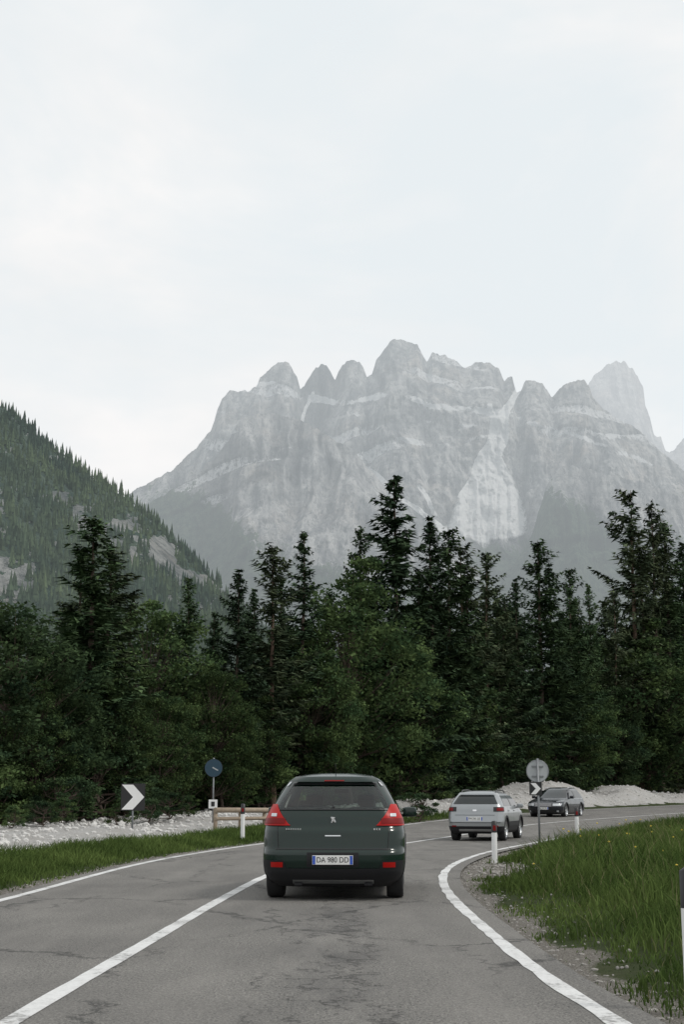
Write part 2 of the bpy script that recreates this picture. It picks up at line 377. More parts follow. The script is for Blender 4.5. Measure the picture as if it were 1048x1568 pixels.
# ------------------------------------------------------------------ trees
def tube(pts,rad,sides=7):
    pts=np.array(pts,float);V=[]
    for i,p in enumerate(pts):
        t=pts[min(i+1,len(pts)-1)]-pts[max(i-1,0)]; t/=np.linalg.norm(t)+1e-9
        u=np.cross(t,[.3,1,.1]); u/=np.linalg.norm(u); v=np.cross(t,u)
        a=np.linspace(0,2*np.pi,sides,endpoint=False)
        V.append(p+rad[i]*(np.cos(a)[:,None]*u+np.sin(a)[:,None]*v))
    V=np.concatenate(V);F=[]
    for i in range(len(pts)-1):
        for j in range(sides):
            F.append((i*sides+j,i*sides+(j+1)%sides,(i+1)*sides+(j+1)%sides,(i+1)*sides+j))
    return V,np.array(F)
class Acc:
    def __init__(s): s.V=[];s.Q=[];s.T=[];s.L=[];s.n=0
    def quad(s,V,F): s.V.append(V);s.Q.append(F+s.n);s.n+=len(V)
    def tri(s,V):
        m=len(V); s.V.append(V.reshape(-1,3)); s.T.append(np.arange(m*3).reshape(m,3)+s.n); s.n+=m*3
    def leaf(s,V):
        m=len(V); s.V.append(V.reshape(-1,3)); s.L.append(np.arange(m*4).reshape(m,4)+s.n); s.n+=m*4
    def mesh(s,name,wood,leafm):
        V=np.concatenate(s.V); Q=np.concatenate(s.Q) if s.Q else np.zeros((0,4),int)
        L=np.concatenate(s.L) if s.L else np.zeros((0,4),int)
        T=np.concatenate(s.T) if s.T else np.zeros((0,3),int)
        mi=[0]*len(Q)+[1]*len(L)+[1]*len(T)
        return mesh_np(name,V,[Q,L,T],[wood,leafm],mi)
def conifer(name,seed,H=20,R=3,base=.05,sparse=0,step=.3,up=0,wood=None,leaf=None,lobes=.25,spl=1.0,shape=.85):
    rs=R_(seed);A=Acc()
    zz=np.linspace(0,H,14); bx=np.cumsum(rs.normal(0,.03,14)); by=np.cumsum(rs.normal(0,.03,14))
    tv,tf=tube(np.column_stack([bx,by,zz]),.0125*H*(1-zz/H)**.8*.9+.012,8); A.quad(tv,tf)
    z=base*H
    while z<H-.15:
        f=(z-base*H)/(H-base*H)
        L0=R*(1-f)**shape*min(1,.6+f*3)+.12
        cx,cy=np.interp(z,zz,bx),np.interp(z,zz,by)
        for b in range(rs.randint(4,8)):
            if rs.rand()<sparse*(1-f*.5): continue
            an=rs.uniform(0,2*np.pi)
            L=L0*rs.uniform(.40,1.12)*(1+lobes*float(vn(an*.9+seed,z*.35,seed)))
            if rs.rand()<.09: L*=1.35
            n=max(3,int(L/.2)); t=np.linspace(.1,1,n)
            dirx,diry=math.cos(an),math.sin(an)
            droop=rs.uniform(.25,.5)*(1-f*1.0)-up-.35*f
            pz=z+rs.uniform(-.12,.12)-droop*L*t+.22*L*t*t
            wob=np.cumsum(rs.normal(0,.03,n))
            P=np.stack([cx+dirx*L*t-diry*wob,cy+diry*L*t+dirx*wob,pz],1)
            A.tri(np.stack([P[0]+[-diry*.025,dirx*.025,0],P[0]-[-diry*.025,dirx*.025,0],P[-1]])[None])
            for sd in (-1,1,-1,1,0):
                m=rs.rand(n)<(.95 if sd else .85)
                p=P[m]+rs.normal(0,.05,(m.sum(),3)); q=len(p)
                if q==0: continue
                tt=t[m]; ls=(.22+.40*np.sin(np.pi*np.clip(tt*.8+.1,0,1))*min(1,L/1.3))*rs.uniform(.6,1.25,q)*spl
                d=np.array([dirx*.55-diry*sd*.8,diry*.55+dirx*sd*.8,-.15])[None]+rs.normal(0,.16,(q,3))
                if sd==0: d=d+np.array([0,0,-.5*rs.choice([1,1,-.6])])
                d/=np.linalg.norm(d,axis=1)[:,None]
                w=np.cross(d,rs.normal(0,.5,(q,3))+[0,0,1.0]); w/=np.linalg.norm(w,axis=1)[:,None]+1e-6
                w*=(.055+.06*rs.rand(q,1))*spl
                A.tri(np.stack([p-w,p+w,p+d*ls[:,None]],1))
        z+=rs.uniform(.7,1.5)*step*(1-.25*f)
    return A.mesh(name,wood or M_bark,leaf or M_spruce)
def broad(name,seed,H=11,Wd=8,n_cl=85,lpc=210,leaf=None,lsz=.15,zc=.56,zr=.46):
    rs=R_(seed);A=Acc()
    tz=np.linspace(0,H*.8,9); tx=np.cumsum(rs.normal(0,.1,9));ty=np.cumsum(rs.normal(0,.1,9))
    tp=np.column_stack([tx,ty,tz]); tv,tf=tube(tp,.014*H*(1-tz/(H*.86))+.02,8); A.quad(tv,tf)
    for c in range(n_cl):
        d=rs.normal(0,1,3); d/=np.linalg.norm(d); rr=rs.uniform(.25,1)**.35
        k=1+.32*float(vn(d[0]*1.7+seed,d[1]*1.7,d[2]*1.7))
        C=np.array([d[0]*Wd/2*rr*k,d[1]*Wd/2*rr*k,H*zc+d[2]*H*zr*rr*k])
        if C[2]<.4: C[2]=.4+rs.rand()*.8
        if C[2]>H*.6: s=(1-(C[2]-H*.6)/(H*.5)*.5); C[0]*=s;C[1]*=s
        s0=tp[min(8,max(1,int(C[2]/H*7)))]; mid=(s0+C)/2+rs.normal(0,.15,3)+[0,0,-.15]
        tv,tf=tube([s0,mid,C],[.035,.022,.01],4); A.quad(tv,tf)
        cr=rs.uniform(.5,1.15)*Wd/7.6
        m=int(lpc*rs.uniform(.6,1.3))
        p=rs.normal(0,1,(m,3)); p/=np.linalg.norm(p,axis=1)[:,None]; p*=rs.uniform(.15,1,(m,1))**.5*cr*rs.uniform(.8,1.4,(m,1)); p[:,2]*=.5
        p+=C
        nrmv=rs.normal(0,.6,(m,3))+[0,0,.9]; nrmv/=np.linalg.norm(nrmv,axis=1)[:,None]
        u=np.cross(nrmv,rs.normal(0,1,(m,3))); u/=np.linalg.norm(u,axis=1)[:,None]; v=np.cross(nrmv,u)
        s=lsz*rs.uniform(.5,1.1,(m,1)); 
        A.leaf(np.stack([p-u*s*.5,p-v*s*.36,p+u*s*.6,p+v*s*.36],1))
    return A.mesh(name,M_bark,leaf or M_leaf)
PR={}
for i in range(4): PR['s%d'%i]=conifer('spruce_mesh',20+i,20,2.9+.2*i,.04,[.1,.28,.12,.22][i],.33,leaf=M_spruce if i%2 else M_spruce2,lobes=.55,shape=[.72,.9,.65,.8][i])
PR['hero']=conifer('spruce_mesh_hero',31,20,3.3,.12,.15,.38,leaf=M_spruce,spl=1.2,lobes=.4,shape=.8)
for i in range(3): PR['p%d'%i]=conifer('pine_mesh',50+i,20,2.9,.16,.42,.37,up=.12,wood=M_barkred,leaf=M_pine,lobes=.7,spl=1.15,shape=.55)
PR['l0']=conifer('larch_mesh',60,20,2.9,.04,.36,.38,leaf=M_pine,lobes=.6,shape=.55)
for i in range(3): PR['d%d'%i]=broad('broadleaf_mesh',70+i,11,8,120,185,leaf=[M_leaf,M_leaf2,M_leaf][i],lsz=.24)
for i in range(2): PR['b%d'%i]=broad('shrub_mesh',80+i,3,3.4,34,120,leaf=[M_leaf,M_leaf2][i],lsz=.16,zc=.45,zr=.5)
nomH={'s':20,'h':20,'p':20,'l':20,'d':11,'b':3}
nomN={'s':'spruce_tree','h':'spruce_tree','p':'pine_tree','l':'larch_tree','d':'broadleaf_tree','b':'shrub'}
CT,ST=math.cos(math.radians(11.27)),math.sin(math.radians(11.27)); F0=2178.
def bearing(h,v):
    a=(np.asarray(h,float)-524)/F0; e=(784-np.asarray(v,float))/F0; d=CT-ST*e
    return a/d,(ST+CT*e)/d
def plant(kind,x,y,H,wf=1.0,rot=None):
    s=H/nomH[kind[0]]; o=bpy.data.objects.new(nomN[kind[0]],PR[kind]); link(o)
    o.location=(x,y,gz(x,y)-.05); o.scale=(s*wf,s*wf,s); o.rotation_euler=(0,0,random.uniform(0,6.28) if rot is None else rot); return o
def plant_b(kind,h,v,Y,wf=1.0,dmin=9.5):
    bx,bz=bearing(h,v)
    for _ in range(60):
        if sdist([bx*Y],[Y],Lc,nL)[0]>=dmin: break
        Y+=1.5
    x=bx*Y; H=1.27+bz*Y-gz(x,Y); return plant(kind,x,Y,H,wf)
named=[('d1',10,925,50,1.15),('d1',75,1010,52,1.0),('s2',146,790,56,1.55),('l0',168,835,60,1.4),('l0',122,850,62,1.3),('d2',238,925,66,.9),('s0',290,882,66,1.0),('s3',367,870,70,1.1),
('p0',422,835,70,1.15),('s1',462,812,76,1.15),('s2',432,880,80,.9),('s2',551,806,98,.8),('hero',606,727,76,1.2),('s3',658,790,76,1.1),('s2',684,806,80,1.1),('p2',705,835,84,1.1),('p1',743,842,88,.95),
('s0',762,900,92,.9),('s2',822,826,88,1.15),('s3',842,862,92,1.0),('s2',870,868,94,.9),('s0',902,892,98,.8),('p2',965,750,94,1.0),('l0',996,770,98,.9),('s2',1018,797,98,1.0),('s3',1044,830,96,1.0),('p1',940,900,92,.9),('p0',978,835,96,.9),
('d0',540,885,69,1.0),('d0',480,985,67,.85),('d2',610,970,70,.9),('s1',505,905,84,1.0),('s0',575,880,88,1.0),('s2',640,870,84,1.0),('s0',200,910,70,1.1),('s2',110,940,60,1.1),('s1',330,935,74,1.1),('d2',330,1020,64,.8),('d1',180,1050,60,.8),('d2',720,1060,80,.8),('s3',390,900,76,1.0),('s0',715,880,90,1.0),('s3',790,885,94,1.0),
('d1',985,1040,96,.9),('d2',870,1070,96,1.0),('d0',800,1090,90,1.0),('d0',1040,1000,100,.9),('d1',930,1050,100,.9),('d0',60,1060,50,.9),('d2',250,1060,60,.9),('d0',400,1080,66,.9)]
for t in named: plant_b(*t)
rs=R_(99)
env=lambda h:np.interp(h,[-300,0,130,220,300,400,500,600,700,800,900,950,1048,1400],[930,960,960,940,950,930,910,905,885,905,925,910,890,860])
for i in range(115):
    h=rs.uniform(-200,1260) if i%4==0 else rs.uniform(0,1060)
    Yt=np.interp(h,[-300,0,250,420,650,850,1048,1400],[55,57,62,74,82,96,104,135])+rs.uniform(0,26)+2
    kd=rs.choice(['s0','s1','s2','s3','s2','p1','p0','l0','s3','d0'])
    v=env(h)+rs.uniform(-15,1)**1*0+rs.uniform(0,1)**.8*165-8+(60 if kd[0]=='d' else 0)
    plant_b(kd,h,v,Yt,rs.uniform(.95,1.35),9.5+rs.uniform(0,8))
for i in range(105):
    k=rs.randint(160,490); d=rs.uniform(9.0,13); c=Lc[k]+nL[k]*d
    if rs.rand()<.35: plant(['d0','d1','d2'][rs.randint(3)],c[0],c[1]+2,rs.uniform(4,7.5),.95)
    else: plant(['b0','b1'][rs.randint(2)],c[0],c[1],rs.uniform(1.4,3.6),rs.uniform(.9,1.4))
for (h,Y,H) in [(60,44,1.0),(95,46,.9),(20,42,.7),(290,52,.8),(255,50,1.3),(225,49,1.1),(180,47,.9),(640,62,1.6)]:
    x=bearing(h,1280)[0]*Y; plant('b0' if H<1 else 'b1',x,Y,H)

# ------------------------------------------------------------------ mountains
def sheet(name,crest,h0,h1,nh,ns,Dc,Df,prof,mat,amp=1.0,jag=3.0,zf=-20,seed=0,veg=None,scree=None,ledge=None,spire=0):
    cr=np.array(crest,float); h=np.linspace(h0,h1,nh)
    v=np.interp(h,cr[:,0],cr[:,1])+jag*fbm(h*.11+seed,0*h,seed,5,.65)*1.6-spire*ridged(h*.075+seed,0*h,seed,4,.6)
    bx,bz=bearing(h,v); zc=1.27+bz*Dc
    s=np.linspace(0,1,ns)[:,None]; g=np.interp(s,[p[0] for p in prof],[p[1] for p in prof])
    D=Df+(Dc-Df)*g; z=zf+(zc[None]-zf)*s; D=np.broadcast_to(D,z.shape).copy()
    x=bx[None]*D
    q=Dc/3000.
    wx=x+70*q*fbm(x/260,z/240,seed+3,4)+.22*z*fbm(x/500,0*z,seed,2)
    but=ridged(wx/(150*q),z/(700*q)+seed,D/1500,2,.5)
    but2=ridged(wx/(55*q),z/(380*q)+seed*2,seed+7.,3,.6)
    but3=ridged(wx/(19*q),z/(190*q),seed+17.,3,.6)
    strata=z/(70*q)+2.2*fbm(x/380,z/420,seed+9,4)+x/700
    led=ss(.35,.75,np.abs((strata%1)-.5)*2)
    lm=ss(-.1,.35,fbm(x/260,z/110,seed+21,3))
    cliff=ss(.22,.40,s)
    dd=-(115*but+46*but2+20*but3)*q*amp+(20*q*amp)*(led-.5)*cliff*lm
    dd+= -20*q*amp*fbm(x/(22*q),z/(24*q),D/60,4)
    ta=.25+.75*ss(0,.16,1-s); dd=dd*ta*ss(0,.1,s)**.5
    Dn=D+dd
    zn=z+(z*(Dn/D)-z)*.9
    x=x*(Dn/D)
    gully_shade=np.clip(.75*ss(.10,-.35,but)+.62*ss(.0,-.45,but2)+.5*ss(-.05,-.5,but3),0,1)*(.25+.75*cliff)*(.5+.5*ss(-.3,.4,fbm(x/300,z/200,5,2)))  # painted shade mask: strongest where the buttress noise recedes
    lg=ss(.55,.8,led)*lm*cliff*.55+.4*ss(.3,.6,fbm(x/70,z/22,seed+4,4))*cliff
    bk=6; xb=[x];yb=[Dn];zb_=[zn]
    for j in range(1,bk+1):
        yb.append((Dn[-1]+j*j*9*q)[None]); xb.append((x[-1])[None]); zb_.append((zn[-1]-j*j*13*q)[None])
    xa=np.concatenate(xb);ya=np.concatenate(yb);za=np.concatenate(zb_)
    gully_shade=np.concatenate([gully_shade,np.zeros((bk,nh))]); lg=np.concatenate([lg,np.zeros((bk,nh))])
    m=(za-1.27)/ya; e=(CT*m-ST)/(CT+ST*m); vv=784-F0*e; hh=524+F0*(xa/ya)*(CT-ST*e)
    if ledge is not None: lg=np.maximum(lg,ledge(hh,vv))
    V=np.stack([xa.ravel(),ya.ravel(),za.ravel()],1)
    me=mesh_np(name,V,[grid_faces(xa.shape[0],nh)],[mat],smooth=True)
    vg=np.zeros(V.shape[0]) if veg is None else np.ravel(veg(hh,vv,xa,za))
    sc=np.zeros(V.shape[0]) if scree is None else np.ravel(scree(hh,vv,xa,za))
    set_attr(me,'veg',vg); set_attr(me,'scree',sc); set_attr(me,'gully_shade',gully_shade.ravel()); set_attr(me,'ledge',lg.ravel())
    return obj(name,me),(xa,ya,za,hh,vv)
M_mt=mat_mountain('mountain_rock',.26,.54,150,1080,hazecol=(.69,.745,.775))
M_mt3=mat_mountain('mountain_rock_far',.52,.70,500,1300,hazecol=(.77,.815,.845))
main=[(-100,900),(100,830),(200,755),(235,738),(262,722),(300,688),(322,662),(330,640),(340,613),(352,600),(365,600),(378,600),(392,595),(398,580),(412,568),(425,556),(436,556),(447,562),(455,578),(460,597),(466,592),(478,570),(492,557),(500,560),(508,576),(513,583),(520,568),(532,555),(543,552),(556,560),(562,579),(570,575),(576,556),(590,535),(605,518),(622,524),(640,530),(648,545),(655,556),(662,540),(672,544),(685,547),(700,556),(713,567),(728,557),(745,556),(765,566),(773,585),(785,578),(791,602),(798,600),(806,585),(820,584),(832,590),(846,610),(856,600),(868,588),(880,585),(895,584),(903,592),(908,610),(925,630),(950,645),(980,660),(1010,690),(1048,722),(1120,760),(1400,840)]
def veg_main(h,v,x,z):
    b=np.interp(h,[100,200,300,330,420,520,600,700,760,820,840,950,1100],[770,765,760,800,860,880,850,845,840,825,800,790,780])
    return np.clip(.5+(v-b)/130,0,1)
def scree_main(h,v,x,z):
    wob=9*fbm(v*.03,h*.02,2,4)
    c=np.interp(v,[590,620,650,700,740,790,850],[798,784,770,755,752,748,735]); w=np.interp(v,[590,650,700,740,790,830],[5,11,18,36,62,74])
    a=1-ss(.6,1.15,np.abs(h-c+wob)/w)
    a*=1-ss(808,842,v+16*fbm(h*.05,v*.03,1,3))
    c2=np.interp(v,[600,640,700,760],[745,762,742,712]); b=(1-ss(.6,1.2,np.abs(h-c2+wob)/np.interp(v,[600,640,760],[3,6,11])))*ss(612,625,v)*(1-ss(750,772,v))
    c3=np.interp(v,[700,760,830],[545,610,700]); d=(1-ss(.5,1.1,np.abs(h-c3+wob*1.5)/8))*ss(705,725,v)*(1-ss(810,835,v))*.7
    c4=np.interp(v,[780,880],[505,525]); f=(1-ss(.5,1.1,np.abs(h-c4+wob)/8))*ss(780,800,v)*.8
    c5=np.interp(v,[600,660,720],[480,455,470]); g=(1-ss(.5,1.1,np.abs(h-c5+wob)/4))*ss(595,605,v)*(1-ss(690,710,v))*.6
    c6=np.interp(v,[740,790],[640,665]); k=(1-ss(.5,1.1,np.abs(h-c6+wob)/5))*ss(735,750,v)*(1-ss(780,800,v))*.7
    c7=np.interp(v,[780,830],[300,318]); l=(1-ss(.5,1.1,np.abs(h-c7+wob)/7))*ss(785,800,v)*(1-ss(840,860,v))*.7
    return np.clip(np.maximum.reduce([a,b,d,f,g,k,l]),0,1)
def ledge_main(h,v):
    n=10*fbm(h*.012,v*.01,3,4); n2=fbm(h*.05,v*.08,8,4)
    o=0
    for (hs,vs,w,a) in [((460,520,600,680,780),(612,622,600,622,640),7,1.0),((600,680,760),(672,682,668),6,.8),((780,850,950,1040),(640,655,690,720),7,.8),((520,560),(628,640),5,.8),((640,720,760),(640,655,650),4,.8)]:
        c=np.interp(h,hs,vs); o=np.maximum(o,a*np.exp(-((v-c+n)/w)**2)*ss(hs[0]-10,hs[0]+15,h)*ss(hs[-1]+10,hs[-1]-15,h)*(.6+.9*n2))
    return o
prof=[(0,0),(.2,.36),(.42,.66),(.6,.76),(.72,.86),(1,1)]
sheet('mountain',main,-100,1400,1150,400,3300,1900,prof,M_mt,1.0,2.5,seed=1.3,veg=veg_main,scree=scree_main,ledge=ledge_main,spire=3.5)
spur=[(60,900),(150,840),(205,782),(235,768),(262,752),(292,735),(325,705),(350,676),(362,652),(374,642),(384,638),(400,634),(420,632),(445,640),(470,648),(500,668),(540,690),(575,730),(610,765),(650,800),(700,850),(760,900)]
def veg_spur(h,v,x,z):
    b=np.interp(h,[150,205,300,330,400,450,500,600],[750,745,740,775,840,860,870,880])
    return np.clip(.5+(v-b)/110,0,1)
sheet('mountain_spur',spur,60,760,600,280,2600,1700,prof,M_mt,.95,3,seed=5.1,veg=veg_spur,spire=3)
knoll=[(740,960),(770,885),(800,850),(818,812),(828,778),(836,750),(848,728),(862,716),(880,712),(905,722),(940,728),(990,742),(1048,765),(1200,800),(1400,820)]
def veg_k(h,v,x,z):
    b=np.interp(h,[760,830,870,950,1048,1200],[725,735,760,820,830,820]); return np.clip(.5+(v-b)/110,0,1)
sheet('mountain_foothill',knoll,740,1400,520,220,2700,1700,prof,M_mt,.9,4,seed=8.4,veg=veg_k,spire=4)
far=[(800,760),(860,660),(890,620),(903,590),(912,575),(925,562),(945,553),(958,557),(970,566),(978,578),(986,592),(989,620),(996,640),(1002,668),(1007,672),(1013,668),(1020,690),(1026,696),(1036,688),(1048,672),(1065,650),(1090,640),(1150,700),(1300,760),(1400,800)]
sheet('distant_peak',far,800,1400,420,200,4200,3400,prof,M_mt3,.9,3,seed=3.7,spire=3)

hill=[(-500,420),(-250,520),(-100,570),(0,622),(30,645),(60,672),(100,705),(150,735),(190,765),(230,795),(280,845),(330,893),(360,925),(420,985),(520,1060),(600,1120)]
def rockmask(h,v):
    n=fbm(h*.045,v*.09,4,5,.6)
    c=np.interp(h,[100,160,250,340],[795,812,855,905]); a=np.exp(-((v-c+14*n)/np.interp(h,[100,200,340],[20,42,28]))**2)*(h>112)*(h<350)
    b=np.exp(-((v-895)/50)**2)*(h<52)*1.0
    c2=np.interp(h,[0,100],[745,768]); d=np.exp(-((v-c2)/9)**2)*(h<110)*.6
    return np.clip(np.maximum(np.maximum(a,b),d)*.85+n*1.5-.14,0,1)
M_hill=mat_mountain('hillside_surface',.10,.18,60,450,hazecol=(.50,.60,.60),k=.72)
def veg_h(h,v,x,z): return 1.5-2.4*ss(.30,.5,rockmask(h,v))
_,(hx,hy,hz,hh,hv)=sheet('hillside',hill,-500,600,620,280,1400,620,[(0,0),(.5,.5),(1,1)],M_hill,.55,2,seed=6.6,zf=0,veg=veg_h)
rs=R_(44); N=14500
i=rs.randint(4,276,N); j=rs.randint(2,616,N)
keep=(rockmask(hh[i,j],hv[i,j])<.38+rs.uniform(-.1,.25,N))&(rs.uniform(0,1,N)<.8+.5*fbm(hx[i,j]/60,hy[i,j]/60,1,3)+.2)
i=i[keep];j=j[keep]
extra=rs.randint(2,616,700); i=np.concatenate([i,rs.randint(276,280,700)]); j=np.concatenate([j,extra])
bx_=hx[i,j]+rs.uniform(-3,3,len(i)); by_=hy[i,j]+rs.uniform(-3,3,len(i)); bz_=hz[i,j]
Hh=rs.uniform(6,15,len(i))*(1+.25*(rs.rand(len(i))<.1)); Rr=Hh*rs.uniform(.15,.22,len(i))
cv=[];cf=[];o=0
for (z0,z1,r) in [(.02,.5,1.0),(.28,.78,.72),(.55,1.0,.45)]:
    for k in range(8):
        a=k*math.pi/4; rr=r*(1 if k%2 else .62); cv.append((rr*math.cos(a),rr*math.sin(a),z0-(.04 if k%2 else 0)))
    cv.append((0,0,z1)); 
    for k in range(8): cf.append((o+k,o+(k+1)%8,o+8))
    o+=9
cv=np.array(cv);cf=np.array(cf)
ang=rs.uniform(0,6.28,len(i)); ca,sa=np.cos(ang)[:,None],np.sin(ang)[:,None]
jr=rs.uniform(.75,1.25,(len(i),len(cv)))
TX=(cv[None,:,0]*ca-cv[None,:,1]*sa)*Rr[:,None]*jr; TY=(cv[None,:,0]*sa+cv[None,:,1]*ca)*Rr[:,None]*jr; TZ=cv[None,:,2]*Hh[:,None]
TV=np.stack([TX+bx_[:,None],TY+by_[:,None],TZ+bz_[:,None]-.5],2)
def mat_hilltrees():
    m,nt,out=newmat('distant_conifers'); b=NB(nt); P=b.pos()
    geo=b.n('ShaderNodeNewGeometry'); f=b.ramp(b.noise(b.mapping(P,(.012,.012,.012)),1,3,.6),[(.35,0.0),(.68,1.0)])
    c=b.mix(f,(.030,.048,.036),(.088,.116,.060))
    r=b.math('ADD',b.math('MULTIPLY',geo.outputs['Random Per Island'],.8),.6)
    sc=b.n('ShaderNodeVectorMath',operation='SCALE'); b.l(c,sc.inputs[0]); b.l(r,sc.inputs['Scale'])
    d=b.n('ShaderNodeBsdfDiffuse'); b.l(sc.outputs[0],d.inputs[0])
    e=b.n('ShaderNodeEmission'); e.inputs[0].default_value=(.50,.59,.60,1)  # constant glow painted over the trees in place of distance haze
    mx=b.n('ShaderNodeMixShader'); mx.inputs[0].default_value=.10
    b.l(d.outputs[0],mx.inputs[1]); b.l(e.outputs[0],mx.inputs[2]); b.l(mx.outputs[0],out.inputs[0]); return m
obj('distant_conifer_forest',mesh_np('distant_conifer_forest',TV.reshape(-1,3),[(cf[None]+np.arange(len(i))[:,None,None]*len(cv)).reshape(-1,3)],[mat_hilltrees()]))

# ------------------------------------------------------------------ vehicles
M_tyre=pbr('tyre_rubber',(.018,.018,.019),.75)
M_plastic=pbr('black_plastic',(.016,.016,.018),.6,noise=(30,.2),spec=.3)
M_glass=pbr('dark_glass',(.010,.014,.014),.04,0,0,spec=.7)
def mat_tint():
    m,nt,out=newmat('tinted_glass'); b=NB(nt)
    t=b.n('ShaderNodeBsdfTransparent'); t.inputs[0].default_value=(.62,.72,.68,1)
    g=b.n('ShaderNodeBsdfGlossy'); g.inputs['Roughness'].default_value=.02; g.inputs[0].default_value=(1,1,1,1)
    f=b.n('ShaderNodeFresnel'); f.inputs[0].default_value=1.6
    mx=b.n('ShaderNodeMixShader'); b.l(f.outputs[0],mx.inputs[0]); b.l(t.outputs[0],mx.inputs[1]); b.l(g.outputs[0],mx.inputs[2]); b.l(mx.outputs[0],out.inputs[0]); return m
M_tint=mat_tint()
M_chrome=pbr('chrome',(.75,.75,.76),.12,1)
M_alloy=pbr('alloy',(.45,.46,.47),.3,.9)
M_red=pbr('red_lens',(.42,.008,.006),.35,0,0,spec=.25)
M_redd=pbr('red_reflector',(.20,.005,.005),.35,0,0,spec=.25)
M_clear=pbr('clear_lens',(.62,.64,.66),.12,.2,.5)
M_white=pbr('white_enamel',(.78,.78,.77),.45,noise=(9,.06))
M_plate=pbr('plate_white',(.78,.78,.76),.4,noise=(3,.03))
M_blue=pbr('plate_blue',(.03,.09,.45),.4)
M_black=pbr('black_paint',(.015,.015,.016),.4)
M_under=pbr('underbody',(.008,.008,.008),.95,spec=.1)
M_seat=pbr('seat_fabric',(.055,.055,.058),.9)
M_green=pbr('paint_dark_green',(.0045,.0175,.0125),.20,0,.3,noise=(3,.08),spec=.4)
M_silver=pbr('paint_grey_silver',(.34,.355,.365),.3,.5,.5,noise=(3,.05))
M_navy=pbr('paint_dark_blue',(.006,.009,.014),.2,.1,.5,noise=(3,.08))

def box(name,parent,c,s,mat,bev=.01,rot=(0,0,0),seg=2,smooth=False):
    bm=bmesh.new(); bmesh.ops.create_cube(bm,size=1)
    for v in bm.verts: v.co=Vector((v.co.x*s[0],v.co.y*s[1],v.co.z*s[2]))
    if bev>0: bmesh.ops.bevel(bm,geom=list(bm.edges),offset=bev,segments=seg,affect='EDGES',profile=.6)
    me=bpy.data.meshes.new(name); bm.to_mesh(me); bm.free(); me.materials.append(mat)
    for p in me.polygons: p.use_smooth=smooth
    o=obj(name,me,parent); o.location=c; o.rotation_euler=rot; return o
def cyl(name,parent,p0,p1,r,mat,sides=16,r2=None):
    V,F=tube([Vector(p0),Vector(p1)],[r,r if r2 is None else r2],sides)
    me=bpy.data.meshes.new(name)
    fs=[tuple(f) for f in F]+[tuple(range(sides))[::-1],tuple(range(sides,2*sides))]
    me.from_pydata([tuple(v) for v in V],[],fs); me.materials.append(mat)
    for p in me.polygons: p.use_smooth=len(p.vertices)==4
    return obj(name,me,parent)
def lathe(name,parent,prof,center,mats,mi,sides=40):
    V=[];F=[];MI=[]
    for (a,r) in prof:
        for k in range(sides):
            t=2*math.pi*k/sides; V.append((a,r*math.cos(t),r*math.sin(t)))
    for i in range(len(prof)-1):
        for k in range(sides): F.append((i*sides+k,i*sides+(k+1)%sides,(i+1)*sides+(k+1)%sides,(i+1)*sides+k)); MI.append(mi[i])
    me=mesh_np(name,np.array(V),[np.array(F)],mats,MI,smooth=True)
    o=obj(name,me,parent); o.location=center; return o

